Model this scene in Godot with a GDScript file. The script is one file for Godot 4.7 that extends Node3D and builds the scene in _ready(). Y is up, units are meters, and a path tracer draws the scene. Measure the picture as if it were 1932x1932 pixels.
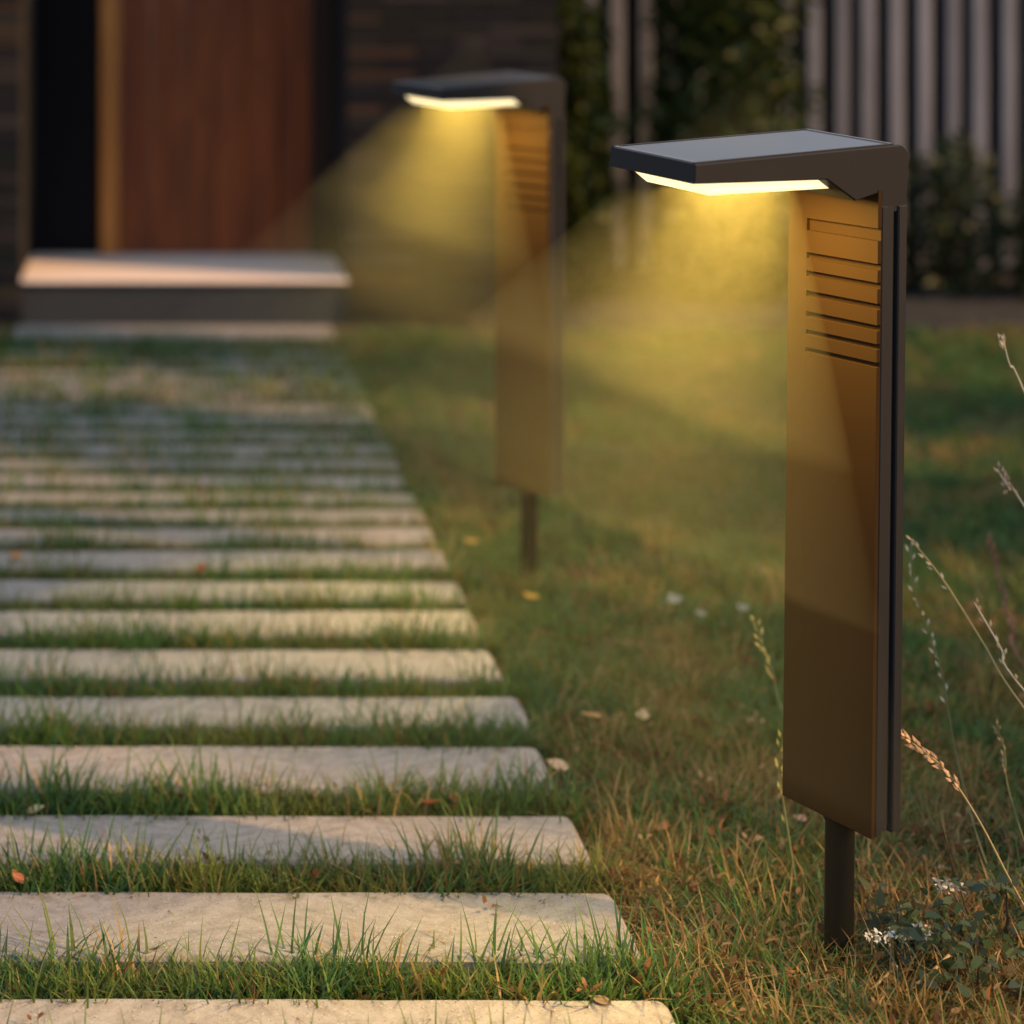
extends Node3D
# A garden path of stone bars in short grass, two lit solar path lamps, a dark house and a batten fence behind.

const EYE := 1.195        # camera height
const FOCAL := 3650.0     # focal length in 1932ths of the frame
const CX := 295.0         # where the level line of sight meets the frame
const CY := -44.0

var rng := RandomNumberGenerator.new()
var M := {}
var taken := {}

# ---------------------------------------------------------------- helpers
func at(px: float, py: float, depth: float) -> Vector3:
	return Vector3((px - CX) / FOCAL * depth, EYE - (py - CY) / FOCAL * depth, -depth)

func numbered(called: String) -> String:
	var n: int = taken.get(called, 0)
	taken[called] = n + 1
	return called if n == 0 else "%s_%03d" % [called, n]

func meta(o: Node, label := "", category := "", group := "", kind := "") -> void:
	if label: o.set_meta("label", label)
	if category: o.set_meta("category", category)
	if group: o.set_meta("group", group)
	if kind: o.set_meta("kind", kind)

func thing(called: String, label: String, category: String, where := Vector3.ZERO, group := "") -> Node3D:
	var o := Node3D.new()
	o.name = numbered(called)
	add_child(o)
	o.position = where
	meta(o, label, category, group)
	return o

func part(called: String, mesh: Mesh, mat: Material, parent: Node) -> MeshInstance3D:
	var o := MeshInstance3D.new()
	o.name = called if parent != self else numbered(called)
	o.mesh = mesh
	o.material_override = mat
	parent.add_child(o, true)
	return o

func st_new() -> SurfaceTool:
	var st := SurfaceTool.new()
	st.begin(Mesh.PRIMITIVE_TRIANGLES)
	st.set_smooth_group(-1)
	return st

func done(st: SurfaceTool) -> ArrayMesh:
	st.generate_normals()
	return st.commit()

func tri(st: SurfaceTool, a: Vector3, b: Vector3, c: Vector3, out: Vector3) -> void:
	if Plane(a, b, c).normal.dot(out) < 0.0:
		var t := b
		b = c
		c = t
	st.add_vertex(a)
	st.add_vertex(b)
	st.add_vertex(c)

func quad(st: SurfaceTool, a: Vector3, b: Vector3, c: Vector3, d: Vector3, out: Vector3) -> void:
	tri(st, a, b, c, out)
	tri(st, a, c, d, out)

# a polygon in x, y drawn out along z, its ends bevelled; xf places it
func extrude(st: SurfaceTool, given: PackedVector2Array, z0: float, z1: float, bevel: float, xf := Transform3D.IDENTITY) -> void:
	var poly := given
	if Geometry2D.is_polygon_clockwise(poly):
		poly = poly.duplicate()
		poly.reverse()
	# Godot's polygon test counts y down; make it counter-clockwise in a y-up plane
	var area := 0.0
	for i in poly.size():
		area += poly[i].cross(poly[(i + 1) % poly.size()])
	if area < 0.0:
		poly = poly.duplicate()
		poly.reverse()
	var n := poly.size()
	var inner := PackedVector2Array()
	for i in n:
		var p := poly[i]
		var e0 := (p - poly[(i - 1 + n) % n]).normalized()
		var e1 := (poly[(i + 1) % n] - p).normalized()
		var n0 := Vector2(-e0.y, e0.x)
		var n1 := Vector2(-e1.y, e1.x)
		var m := (n0 + n1).normalized()
		inner.append(p + m * bevel / maxf(0.4, m.dot(n0)))
	for i in n:
		var j := (i + 1) % n
		var a := poly[i]
		var b := poly[j]
		var ia := inner[i]
		var ib := inner[j]
		var e := (b - a).normalized()
		var o := xf.basis * Vector3(e.y, -e.x, 0)
		quad(st, xf * Vector3(a.x, a.y, z0 + bevel), xf * Vector3(b.x, b.y, z0 + bevel), xf * Vector3(b.x, b.y, z1 - bevel), xf * Vector3(a.x, a.y, z1 - bevel), o)
		if bevel > 0.0:
			quad(st, xf * Vector3(a.x, a.y, z1 - bevel), xf * Vector3(b.x, b.y, z1 - bevel), xf * Vector3(ib.x, ib.y, z1), xf * Vector3(ia.x, ia.y, z1), o + xf.basis.z)
			quad(st, xf * Vector3(a.x, a.y, z0 + bevel), xf * Vector3(b.x, b.y, z0 + bevel), xf * Vector3(ib.x, ib.y, z0), xf * Vector3(ia.x, ia.y, z0), o - xf.basis.z)
	var t := Geometry2D.triangulate_polygon(inner)
	for k in range(0, t.size(), 3):
		for s in [0, 1]:
			var z: float = [z0, z1][s]
			tri(st, xf * Vector3(inner[t[k]].x, inner[t[k]].y, z), xf * Vector3(inner[t[k + 1]].x, inner[t[k + 1]].y, z), xf * Vector3(inner[t[k + 2]].x, inner[t[k + 2]].y, z), xf.basis.z * (2.0 * s - 1.0))

func box(st: SurfaceTool, lo: Vector3, hi: Vector3, bevel := 0.0) -> void:
	extrude(st, PackedVector2Array([Vector2(lo.x, lo.y), Vector2(hi.x, lo.y), Vector2(hi.x, hi.y), Vector2(lo.x, hi.y)]), lo.z, hi.z, bevel)

func box_mesh(lo: Vector3, hi: Vector3, bevel := 0.003) -> ArrayMesh:
	var st := st_new()
	box(st, lo, hi, bevel)
	return done(st)

func tube_mesh(points: PackedVector3Array, r0: float, r1: float, sides := 6) -> ArrayMesh:
	var st := SurfaceTool.new()
	st.begin(Mesh.PRIMITIVE_TRIANGLES)
	st.set_smooth_group(0)
	tube(st, points, r0, r1, sides)
	return done(st)

func tube(st: SurfaceTool, points: PackedVector3Array, r0: float, r1: float, sides := 6) -> void:
	var n := points.size()
	var rings := []
	for i in n:
		var d := (points[mini(i + 1, n - 1)] - points[maxi(i - 1, 0)]).normalized()
		var x := d.cross(Vector3(0.31, 0.2, 0.93)).normalized()
		var y := d.cross(x)
		var r := lerpf(r0, r1, float(i) / (n - 1))
		var ring := PackedVector3Array()
		for k in sides:
			var a := TAU * k / sides
			ring.append(points[i] + (x * cos(a) + y * sin(a)) * r)
		rings.append(ring)
	for i in n - 1:
		for k in sides:
			var a: Vector3 = rings[i][k]
			var b: Vector3 = rings[i][(k + 1) % sides]
			var c: Vector3 = rings[i + 1][(k + 1) % sides]
			var d: Vector3 = rings[i + 1][k]
			quad(st, a, b, c, d, (a + b) * 0.5 - points[i])
	for k in sides:
		tri(st, points[n - 1], rings[n - 1][k], rings[n - 1][(k + 1) % sides], points[n - 1] - points[n - 2])
		tri(st, points[0], rings[0][k], rings[0][(k + 1) % sides], points[0] - points[1])

func curve_points(ctrl: Array, steps := 6) -> PackedVector3Array:
	var out := PackedVector3Array()
	for i in ctrl.size() - 1:
		var p0: Vector3 = ctrl[maxi(i - 1, 0)]
		var p1: Vector3 = ctrl[i]
		var p2: Vector3 = ctrl[i + 1]
		var p3: Vector3 = ctrl[mini(i + 2, ctrl.size() - 1)]
		for k in steps:
			out.append(p1.cubic_interpolate(p2, p0, p3, float(k) / steps))
	out.append(ctrl[-1])
	return out

func lin(r: float, g: float, b: float) -> Color:
	return Color(r, g, b).linear_to_srgb()

func plain(c: Color, rough := 0.8, spec := 0.5) -> StandardMaterial3D:
	var m := StandardMaterial3D.new()
	m.albedo_color = c
	m.roughness = rough
	m.metallic_specular = spec
	return m

# an image of layered noise run through a ramp of linear colours; speckles are grains of their own colour
func noise_tex(size: int, sd: int, layers: Array, ramp: Gradient, grains: Array = []) -> ImageTexture:
	var im := Image.create(size, size, false, Image.FORMAT_RGB8)
	var ns := []
	for l in layers:
		var f := FastNoiseLite.new()
		f.seed = sd + ns.size() * 7
		f.noise_type = FastNoiseLite.TYPE_SIMPLEX_SMOOTH
		f.frequency = 1.0
		f.fractal_octaves = 3
		ns.append([f, l[0], l[1]])
	var turn := TAU / size
	for y in size:
		for x in size:
			var v := 0.5
			for l in ns:
				var f: FastNoiseLite = l[0]
				var k: float = l[1]
				# wrap on a cylinder both ways by blending keeps it simple: the noise is sampled on a torus-like path
				var a := x * turn
				var b := y * turn
				v += l[2] * f.get_noise_3d(cos(a) * k + 5.0 * sin(b) * k * 0.37, sin(a) * k + cos(b) * k * 0.61, sin(b) * k + 3.1 * k + cos(b) * k * 0.5)
			im.set_pixel(x, y, ramp.sample(clampf(v, 0.0, 1.0)))
	var r := RandomNumberGenerator.new()
	r.seed = sd
	for g in grains:
		for i in int(g[0]):
			var c: Color = g[1]
			var w := r.randi_range(1, g[2])
			var px := r.randi_range(0, size - 4)
			var py := r.randi_range(0, size - 4)
			var share := r.randf_range(0.25, 0.9)
			for dx in w:
				for dy in w:
					im.set_pixel(px + dx, py + dy, im.get_pixel(px + dx, py + dy).lerp(c, share))
	return ImageTexture.create_from_image(im)

func ramp(cols: Array) -> Gradient:
	var g := Gradient.new()
	var offs := PackedFloat32Array()
	var cs := PackedColorArray()
	for c in cols:
		offs.append(c[0])
		cs.append(lin(c[1], c[2], c[3]))
	g.offsets = offs
	g.colors = cs
	return g

func textured(tex: Texture2D, scale: float, rough: float, relief := 0.0, relief_tex: Texture2D = null) -> StandardMaterial3D:
	var m := plain(Color.WHITE, rough, 0.4)
	m.albedo_texture = tex
	m.uv1_triplanar = true
	m.uv1_world_triplanar = true
	m.uv1_scale = Vector3.ONE * scale
	if relief > 0.0:
		m.heightmap_enabled = true
		m.heightmap_texture = relief_tex if relief_tex else tex
		m.heightmap_scale = relief
	return m

# ---------------------------------------------------------------- materials
func materials() -> void:
	var stone := noise_tex(512, 3, [[2.0, 0.35], [7.0, 0.22], [40.0, 0.4]], ramp([[0.0, 0.18, 0.152, 0.128], [0.5, 0.315, 0.27, 0.232], [1.0, 0.42, 0.37, 0.325]]),
		[[2600, lin(0.13, 0.10, 0.08), 2], [2600, lin(0.55, 0.49, 0.42), 2], [90, lin(0.07, 0.055, 0.045), 3]])
	M.stone = []
	for k in 4:
		var m := textured(stone, 2.1, 0.9, 0.045)
		m.uv1_offset = Vector3(0.31 * k, 0.17 * k, 0.43 * k)
		m.albedo_color = lin([0.72, 0.64, 0.78, 0.68][k], [0.755, 0.69, 0.81, 0.735][k], [0.82, 0.77, 0.87, 0.82][k])
		M.stone.append(m)
	var soil := noise_tex(512, 11, [[3.0, 0.3], [14.0, 0.35], [60.0, 0.5]], ramp([[0.0, 0.02, 0.014, 0.008], [0.5, 0.055, 0.042, 0.02], [1.0, 0.11, 0.08, 0.035]]),
		[[3000, lin(0.16, 0.115, 0.05), 2], [2000, lin(0.05, 0.06, 0.015), 3]])
	M.soil = textured(soil, 1.3, 1.0, 0.6)
	M.mulch = textured(noise_tex(256, 17, [[5.0, 0.4], [30.0, 0.5]], ramp([[0.0, 0.008, 0.008, 0.008], [1.0, 0.04, 0.036, 0.032]])), 1.1, 1.0, 0.8)
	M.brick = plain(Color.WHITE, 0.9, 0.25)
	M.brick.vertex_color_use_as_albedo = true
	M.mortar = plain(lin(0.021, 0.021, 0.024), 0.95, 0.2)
	M.slate = textured(noise_tex(256, 23, [[3.0, 0.4], [20.0, 0.3]], ramp([[0.0, 0.013, 0.016, 0.021], [1.0, 0.033, 0.04, 0.05]])), 1.5, 0.8, 0.2)
	M.tread = textured(noise_tex(256, 29, [[3.0, 0.3], [24.0, 0.35]], ramp([[0.0, 0.62, 0.49, 0.42], [1.0, 0.82, 0.7, 0.62]])), 1.8, 0.85, 0.05)
	var grain := wood(31, ramp([[0.0, 0.1, 0.02, 0.0012], [0.5, 0.19, 0.04, 0.003], [1.0, 0.28, 0.068, 0.007]]))
	M.wood = []
	for k in 3:
		var w := textured(grain, 0.9, 0.55, 0.05)
		w.albedo_color = lin([0.68, 0.82, 0.75][k], [0.64, 0.8, 0.75][k], [0.64, 0.8, 0.72][k])
		w.uv1_offset = Vector3(0.37 * k, 0.2 * k, 0.1)
		M.wood.append(w)
	M.post_wood = textured(wood(37, ramp([[0.0, 0.24, 0.08, 0.013], [1.0, 0.46, 0.19, 0.038]])), 0.9, 0.5)
	M.dark_glass = plain(lin(0.006, 0.006, 0.008), 0.5, 0.15)
	M.dark_frame = plain(lin(0.022, 0.012, 0.008), 0.6, 0.3)
	M.slats = []
	for k in 3:
		var m := textured(wood(41 + k, ramp([[0.0, 0.18, 0.185, 0.215], [1.0, 0.33, 0.34, 0.385]])), 0.8, 0.75, 0.06)
		m.albedo_color = lin(0.66 - 0.12 * k, 0.69 - 0.12 * k, 0.76 - 0.12 * k)
		M.slats.append(m)
	M.back = plain(lin(0.012, 0.013, 0.016), 0.9, 0.2)
	# the lamp
	var fine := noise_tex(256, 51, [[60.0, 0.6], [20.0, 0.2]], ramp([[0.0, 0.3, 0.3, 0.3], [1.0, 0.7, 0.7, 0.7]]))
	M.coat = plain(lin(0.0145, 0.0155, 0.0185), 0.5, 0.27)
	M.coat.uv1_triplanar = true
	M.coat.uv1_scale = Vector3.ONE * 9.0
	M.coat.heightmap_enabled = true
	M.coat.heightmap_texture = fine
	M.coat.heightmap_scale = 0.012
	M.bronze = plain(lin(0.026, 0.0135, 0.0045), 0.55, 0.18)
	M.bronze.uv1_triplanar = true
	M.bronze.uv1_scale = Vector3.ONE * 9.0
	M.bronze.heightmap_enabled = true
	M.bronze.heightmap_texture = fine
	M.bronze.heightmap_scale = 0.015
	M.black = plain(lin(0.01, 0.01, 0.01), 0.5, 0.4)
	M.pole = plain(lin(0.005, 0.005, 0.005), 0.4, 0.25)
	M.solar = plain(lin(0.034, 0.031, 0.03), 0.34, 0.4)
	M.rim = plain(lin(0.12, 0.115, 0.12), 0.35, 0.6)
	M.led = plain(lin(0.9, 0.8, 0.6), 0.6, 0.3)
	M.led.emission_enabled = true
	M.led.emission = lin(1.0, 0.83, 0.46)
	M.led.emission_energy_multiplier = 0.95
	# plants
	M.grass = leafy(0.6, 0.35)
	M.leaf = leafy(0.5, 0.2)
	M.dry = leafy(0.8, 0.3)
	M.bark = plain(lin(0.05, 0.035, 0.025), 0.95, 0.2)

func leafy(rough: float, back: float) -> StandardMaterial3D:
	var m := plain(Color.WHITE, rough, 0.35)
	m.vertex_color_use_as_albedo = true
	m.cull_mode = BaseMaterial3D.CULL_DISABLED
	m.backlight_enabled = true
	m.backlight = lin(back * 2.0, back * 2.0, back * 1.6)
	return m

func wood(sd: int, g: Gradient) -> ImageTexture:
	var im := Image.create(256, 512, false, Image.FORMAT_RGB8)
	var f := FastNoiseLite.new()
	f.seed = sd
	f.frequency = 0.02
	f.fractal_octaves = 4
	for y in 512:
		for x in 256:
			var v := 0.5 + 0.55 * f.get_noise_2d(x * 3.2, y * 0.16) + 0.3 * f.get_noise_2d(x * 14.0 + 900.0, y * 0.35)
			im.set_pixel(x, y, g.sample(clampf(v, 0.0, 1.0)))
	return ImageTexture.create_from_image(im)

# ---------------------------------------------------------------- scene
func _ready() -> void:
	rng.seed = 7
	var cam := Camera3D.new()
	cam.name = "camera"
	add_child(cam)
	cam.position = Vector3(0, EYE, 0)
	var lens := CameraAttributesPhysical.new()
	lens.frustum_focal_length = 50.0
	lens.frustum_focus_distance = 2.3
	lens.frustum_near = 0.05
	lens.frustum_far = 300.0
	lens.exposure_aperture = 1.75
	cam.attributes = lens
	cam.projection = Camera3D.PROJECTION_FRUSTUM
	cam.near = 0.05
	cam.far = 300.0
	cam.size = 1932.0 / FOCAL * 0.05
	cam.frustum_offset = Vector2((966.0 - CX) / FOCAL, -(966.0 - CY) / FOCAL) * 0.05
	cam.current = true

	var we := WorldEnvironment.new()
	we.name = "environment"
	var env := Environment.new()
	env.background_mode = Environment.BG_SKY
	env.tonemap_mode = Environment.TONE_MAPPER_LINEAR
	env.tonemap_exposure = 1.35
	var sky := Sky.new()
	var sm := ProceduralSkyMaterial.new()
	sm.sky_top_color = lin(0.54, 0.67, 0.86)
	sm.sky_horizon_color = lin(0.78, 0.77, 0.77)
	sm.sky_curve = 0.2
	sm.ground_bottom_color = lin(0.06, 0.06, 0.05)
	sm.ground_horizon_color = lin(0.2, 0.2, 0.18)
	sky.sky_material = sm
	env.sky = sky
	env.volumetric_fog_enabled = true
	env.volumetric_fog_density = 0.0
	env.sdfgi_enabled = true
	env.ssao_enabled = true
	env.ssil_enabled = true
	we.environment = env
	add_child(we)

	var sun := DirectionalLight3D.new()
	sun.name = "sun"
	sun.light_color = Color(1.0, 0.78, 0.51)
	sun.light_energy = 1.6
	sun.light_angular_distance = 1.2
	sun.shadow_enabled = true
	sun.sky_mode = DirectionalLight3D.SKY_MODE_LIGHT_ONLY
	add_child(sun)
	var to_sun := Vector3(cos(deg_to_rad(21.0)), tan(deg_to_rad(25.0)), sin(deg_to_rad(21.0)))
	sun.look_at_from_position(to_sun * 10.0, Vector3.ZERO)

	materials()
	ground()
	path()
	house()
	fence()
	shrubs()
	lamps()
	lawn()
	small_plants()

func ground() -> void:
	var st := st_new()
	var n := FastNoiseLite.new()
	n.seed = 5
	n.frequency = 1.6
	# a fine sheet where it is seen, a plain one beyond
	var x0 := -2.0
	var x1 := 4.4
	var z0 := -7.6
	var z1 := -1.0
	var k := 0.1
	st.set_smooth_group(0)
	var nx := int((x1 - x0) / k)
	var nz := int((z1 - z0) / k)
	var hgt := func(i: int, j: int) -> Vector3:
		var x := x0 + i * k
		var z := z0 + j * k
		var edge := 0.0 if i == 0 or j == 0 or i == nx or j == nz else 1.0
		return Vector3(x, 0.008 * n.get_noise_2d(x, z) * edge - 0.004, z)
	for i in nx:
		for j in nz:
			quad(st, hgt.call(i, j), hgt.call(i + 1, j), hgt.call(i + 1, j + 1), hgt.call(i, j + 1), Vector3.UP)
	var far := [[-80, -80, x0, 80], [x1, -80, 80, 80], [x0, -80, x1, z0], [x0, z1, x1, 80]]
	for f in far:
		quad(st, Vector3(f[0], -0.004, f[1]), Vector3(f[2], -0.004, f[1]), Vector3(f[2], -0.004, f[3]), Vector3(f[0], -0.004, f[3]), Vector3.UP)
	var g := part("ground", done(st), M.soil, self)
	meta(g, "brown earth and thatch under the lawn", "ground", "", "structure")
	# planting bed before the fence
	st = st_new()
	st.set_smooth_group(0)
	for i in 34:
		for j in 12:
			var f := func(a: int, b: int) -> Vector3:
				var x := 1.38 + a * 0.09
				var z := -6.5 - b * 0.09
				var rise := 0.0 if b == 0 or b == 12 or a == 0 or a == 34 else 0.035 + 0.03 * n.get_noise_2d(x * 4.0, z * 4.0)
				return Vector3(x, 0.006 + rise, z)
			quad(st, f.call(i, j), f.call(i + 1, j), f.call(i + 1, j + 1), f.call(i, j + 1), Vector3.UP)
	var bed := part("planting_bed", done(st), M.mulch, self)
	meta(bed, "dark earth bed along the foot of the fence", "flower bed", "", "structure")

func slab_mesh(w: float, d: float, h: float, sd: int) -> ArrayMesh:
	# outline in x, z; corners rounded and edges a little uneven
	var r := RandomNumberGenerator.new()
	r.seed = sd
	var rad := 0.014
	var poly := PackedVector2Array()
	for c in [[w / 2 - rad, d / 2 - rad, 0.0], [-w / 2 + rad, d / 2 - rad, 90.0], [-w / 2 + rad, -d / 2 + rad, 180.0], [w / 2 - rad, -d / 2 + rad, 270.0]]:
		for k in 4:
			var a := deg_to_rad(c[2] + 30.0 * k)
			poly.append(Vector2(c[0] + cos(a) * rad, c[1] + sin(a) * rad))
		if c[2] == 0.0 or c[2] == 180.0:
			for k in 9:
				var t := (k + 1) / 10.0
				var s := 1.0 if c[2] == 0.0 else -1.0
				poly.append(Vector2(s * lerpf(w / 2 - rad, -w / 2 + rad, t), s * d / 2 + r.randf_range(-0.0016, 0.0016)))
	var st := st_new()
	extrude(st, poly, 0.0, h, 0.005, Transform3D(Basis(Vector3.RIGHT, Vector3(0, 0, -1), Vector3.UP), Vector3.ZERO))
	return done(st)

var slabs := []
func path() -> void:
	var p := Node3D.new()
	p.name = "garden_path"
	add_child(p)
	meta(p, "path of pale stone bars set in grass, leading to the door", "path", "", "structure")
	var top := 0.022
	var back := [2.0]
	for y in [1885, 1680, 1535, 1405, 1312, 1225, 1150, 1095, 1040, 995, 960]:
		back.append((EYE - top) * FOCAL / (y - CY))
	back.insert(0, 1.74)
	back.insert(0, 1.48)
	while back[-1] < 6.0:
		back.append(back[-1] + 0.152)
	back.append(6.52)
	for i in back.size():
		var pitch: float = back[i] - back[i - 1] if i else 0.26
		var depth: float = pitch * rng.randf_range(0.6, 0.66)
		if i == back.size() - 1:
			depth = 0.3
		var w := 1.06 + rng.randf_range(-0.012, 0.012)
		var s := part("paving_slab", slab_mesh(w, depth, 0.06, 100 + i), M.stone[(i * 7 + i / 3) % 4], p)
		s.position = Vector3(0.585 - w / 2 + rng.randf_range(-0.006, 0.006), (top if back[i] < 4.4 else 0.018) - 0.06 + rng.randf_range(-0.002, 0.002), -(back[i] - depth / 2))
		s.rotation = Vector3(rng.randf_range(-0.012, 0.012), rng.randf_range(-0.006, 0.006), rng.randf_range(-0.003, 0.003))
		slabs.append([back[i] - depth, back[i]])

func house() -> void:
	var h := thing("house", "dark brick house front with recessed brown wooden door", "house", Vector3(0.1, 0, -6.62))
	var z := 6.62
	var ox := Vector3(-0.1, 0, 6.62)
	var P := func(called: String, lo: Vector3, hi: Vector3, mat: Material, bev := 0.003) -> MeshInstance3D:
		return part(called, box_mesh(lo + ox, hi + ox, bev), mat, h)
	# masonry cores
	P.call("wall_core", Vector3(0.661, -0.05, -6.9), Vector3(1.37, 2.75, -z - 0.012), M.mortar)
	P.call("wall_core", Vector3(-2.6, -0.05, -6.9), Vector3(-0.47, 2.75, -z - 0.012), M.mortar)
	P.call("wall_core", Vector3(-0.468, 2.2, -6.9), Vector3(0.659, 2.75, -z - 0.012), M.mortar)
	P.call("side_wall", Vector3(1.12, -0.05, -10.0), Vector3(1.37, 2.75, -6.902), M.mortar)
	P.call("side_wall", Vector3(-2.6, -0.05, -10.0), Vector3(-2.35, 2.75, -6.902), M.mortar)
	P.call("roof", Vector3(-2.7, 2.752, -10.1), Vector3(1.47, 2.95, -6.5), M.slate, 0.01)
	P.call("niche_wall", Vector3(0.661, -0.05, -7.27), Vector3(0.8, 2.4, -6.902), M.mortar)
	P.call("niche_wall", Vector3(-0.61, -0.05, -7.27), Vector3(-0.47, 2.4, -6.902), M.mortar)
	P.call("niche_ceiling", Vector3(-0.468, 2.2, -7.27), Vector3(0.659, 2.4, -6.902), M.mortar)
	# brick skin
	for seg in [[0.655, 1.375, -0.02, 2.75], [-2.6, -0.463, -0.02, 2.75], [-0.463, 0.655, 2.202, 2.75]]:
		var st := SurfaceTool.new()
		st.begin(Mesh.PRIMITIVE_TRIANGLES)
		st.set_smooth_group(-1)
		var y: float = seg[2]
		var row := 0
		while y < seg[3] - 0.02:
			var x: float = seg[0]
			if row % 2: x -= 0.12
			while x < seg[1]:
				var a := maxf(x, seg[0])
				var b := minf(x + 0.234, seg[1])
				if b - a > 0.015:
					var t := rng.randf()
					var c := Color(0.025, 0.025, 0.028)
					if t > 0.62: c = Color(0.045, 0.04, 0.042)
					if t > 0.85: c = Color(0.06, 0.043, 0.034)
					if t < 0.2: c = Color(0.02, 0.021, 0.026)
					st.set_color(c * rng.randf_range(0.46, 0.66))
					box(st, Vector3(a, y, -z - 0.02) + ox, Vector3(b, y + 0.033, -z + rng.randf_range(-0.003, 0.002)) + ox, 0.0015)
				x += 0.24
			y += 0.039
			row += 1
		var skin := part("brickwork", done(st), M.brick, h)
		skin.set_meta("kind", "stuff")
	# entrance: landing, door and its surround
	P.call("landing", Vector3(-0.466, -0.05, -7.2185), Vector3(0.657, 0.146, -z - 0.02), M.slate)
	P.call("landing_tread", Vector3(-0.464, 0.1465, -7.218), Vector3(0.655, 0.16, -z + 0.004), M.tread, 0.004)
	P.call("side_light", Vector3(-0.466, 0.1615, -7.27), Vector3(-0.212, 2.198, -7.22), M.dark_glass)
	P.call("mullion", Vector3(-0.210, 0.1615, -7.27), Vector3(-0.138, 2.198, -7.18), M.post_wood, 0.006)
	P.call("door_jamb", Vector3(0.578, 0.1615, -7.27), Vector3(0.657, 2.198, -7.18), M.dark_frame, 0.005)
	var door := Node3D.new()
	door.name = "door"
	h.add_child(door)
	door.set_meta("label", "brown wooden door of upright boards")
	for k in 6:
		var w := 0.712 / 6.0
		part("board", box_mesh(Vector3(-0.136 + k * w, 0.166, -7.26) + ox, Vector3(-0.136 + (k + 1) * w - 0.002, 2.196, -7.205 - 0.002 * (k % 2)) + ox, 0.003), M.wood[(k * 2 + k / 2) % 3], door)

func fence() -> void:
	var f := thing("batten_fence", "grey upright batten fence with dark gaps behind the shrubs", "fence", Vector3(1.42, 0, -7.5))
	var n := 29
	part("backing", box_mesh(Vector3(-0.02, 0.0, -0.1), Vector3(n * 0.108 + 0.05, 1.85, -0.075), 0.002), M.back, f)
	for y in [0.25, 1.1, 1.65]:
		part("rail", box_mesh(Vector3(-0.02, y, -0.073), Vector3(n * 0.108 + 0.05, y + 0.05, -0.034), 0.003), M.back, f)
	var shapes := []
	for k in 4:
		shapes.append(box_mesh(Vector3(-0.026, 0.0, -0.032), Vector3(0.026 + 0.002 * (k % 3), 1.82 + 0.006 * k, 0.006), 0.005))
	for k in n:
		var s := part("batten", shapes[rng.randi() % 4], M.slats[[0, 1, 1, 2, 0, 2, 1][(k * 3) % 7]], f)
		s.position = Vector3(0.045 + k * 0.108 + rng.randf_range(-0.005, 0.005), 0.06, 0)

# ---------------------------------------------------------------- plants
func leaf_cloud(count: int, sd: int, inside: Callable, lo: Vector3, hi: Vector3, size: float, cols: Array) -> ArrayMesh:
	var r := RandomNumberGenerator.new()
	r.seed = sd
	var V := PackedVector3Array()
	var N := PackedVector3Array()
	var C := PackedColorArray()
	var I := PackedInt32Array()
	var tries := 0
	while V.size() < count * 7 and tries < count * 30:
		tries += 1
		var p := Vector3(r.randf_range(lo.x, hi.x), r.randf_range(lo.y, hi.y), r.randf_range(lo.z, hi.z))
		if not inside.call(p):
			continue
		var d := Vector3(r.randfn(), r.randfn() * 0.6 + 0.1, r.randfn()).normalized()
		var side := d.cross(Vector3(r.randfn(), r.randfn() + 1.0, r.randfn())).normalized()
		var up := side.cross(d).normalized()
		var L := size * r.randf_range(0.6, 1.25)
		var W := L * r.randf_range(0.24, 0.36)
		var b := V.size()
		var fold := up * W * 0.45
		V.append_array([p, p + d * L * 0.3 + side * W * 0.85 + fold, p + d * L * 0.68 + side * W * 0.7 + fold * 0.8 - up * L * 0.04, p + d * L - up * L * 0.14, p + d * L * 0.68 - side * W * 0.7 + fold * 0.8 - up * L * 0.04, p + d * L * 0.3 - side * W * 0.85 + fold, p + d * L * 0.5])
		for k in 7: N.append(up)
		var c: Color = cols[r.randi() % cols.size()]
		c = c * r.randf_range(0.75, 1.3)
		for k in 7: C.append(c)
		var turn := Plane(V[b], V[b + 1], V[b + 6]).normal.dot(up) < 0.0
		for k in 6:
			var e := b + (k + 1) % 6
			I.append_array([b + 6, b + k, e] if not turn else [b + 6, e, b + k])
	var a := []
	a.resize(Mesh.ARRAY_MAX)
	a[Mesh.ARRAY_VERTEX] = V
	a[Mesh.ARRAY_NORMAL] = N
	a[Mesh.ARRAY_COLOR] = C
	a[Mesh.ARRAY_INDEX] = I
	var m := ArrayMesh.new()
	m.add_surface_from_arrays(Mesh.PRIMITIVE_TRIANGLES, a)
	return m

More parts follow.
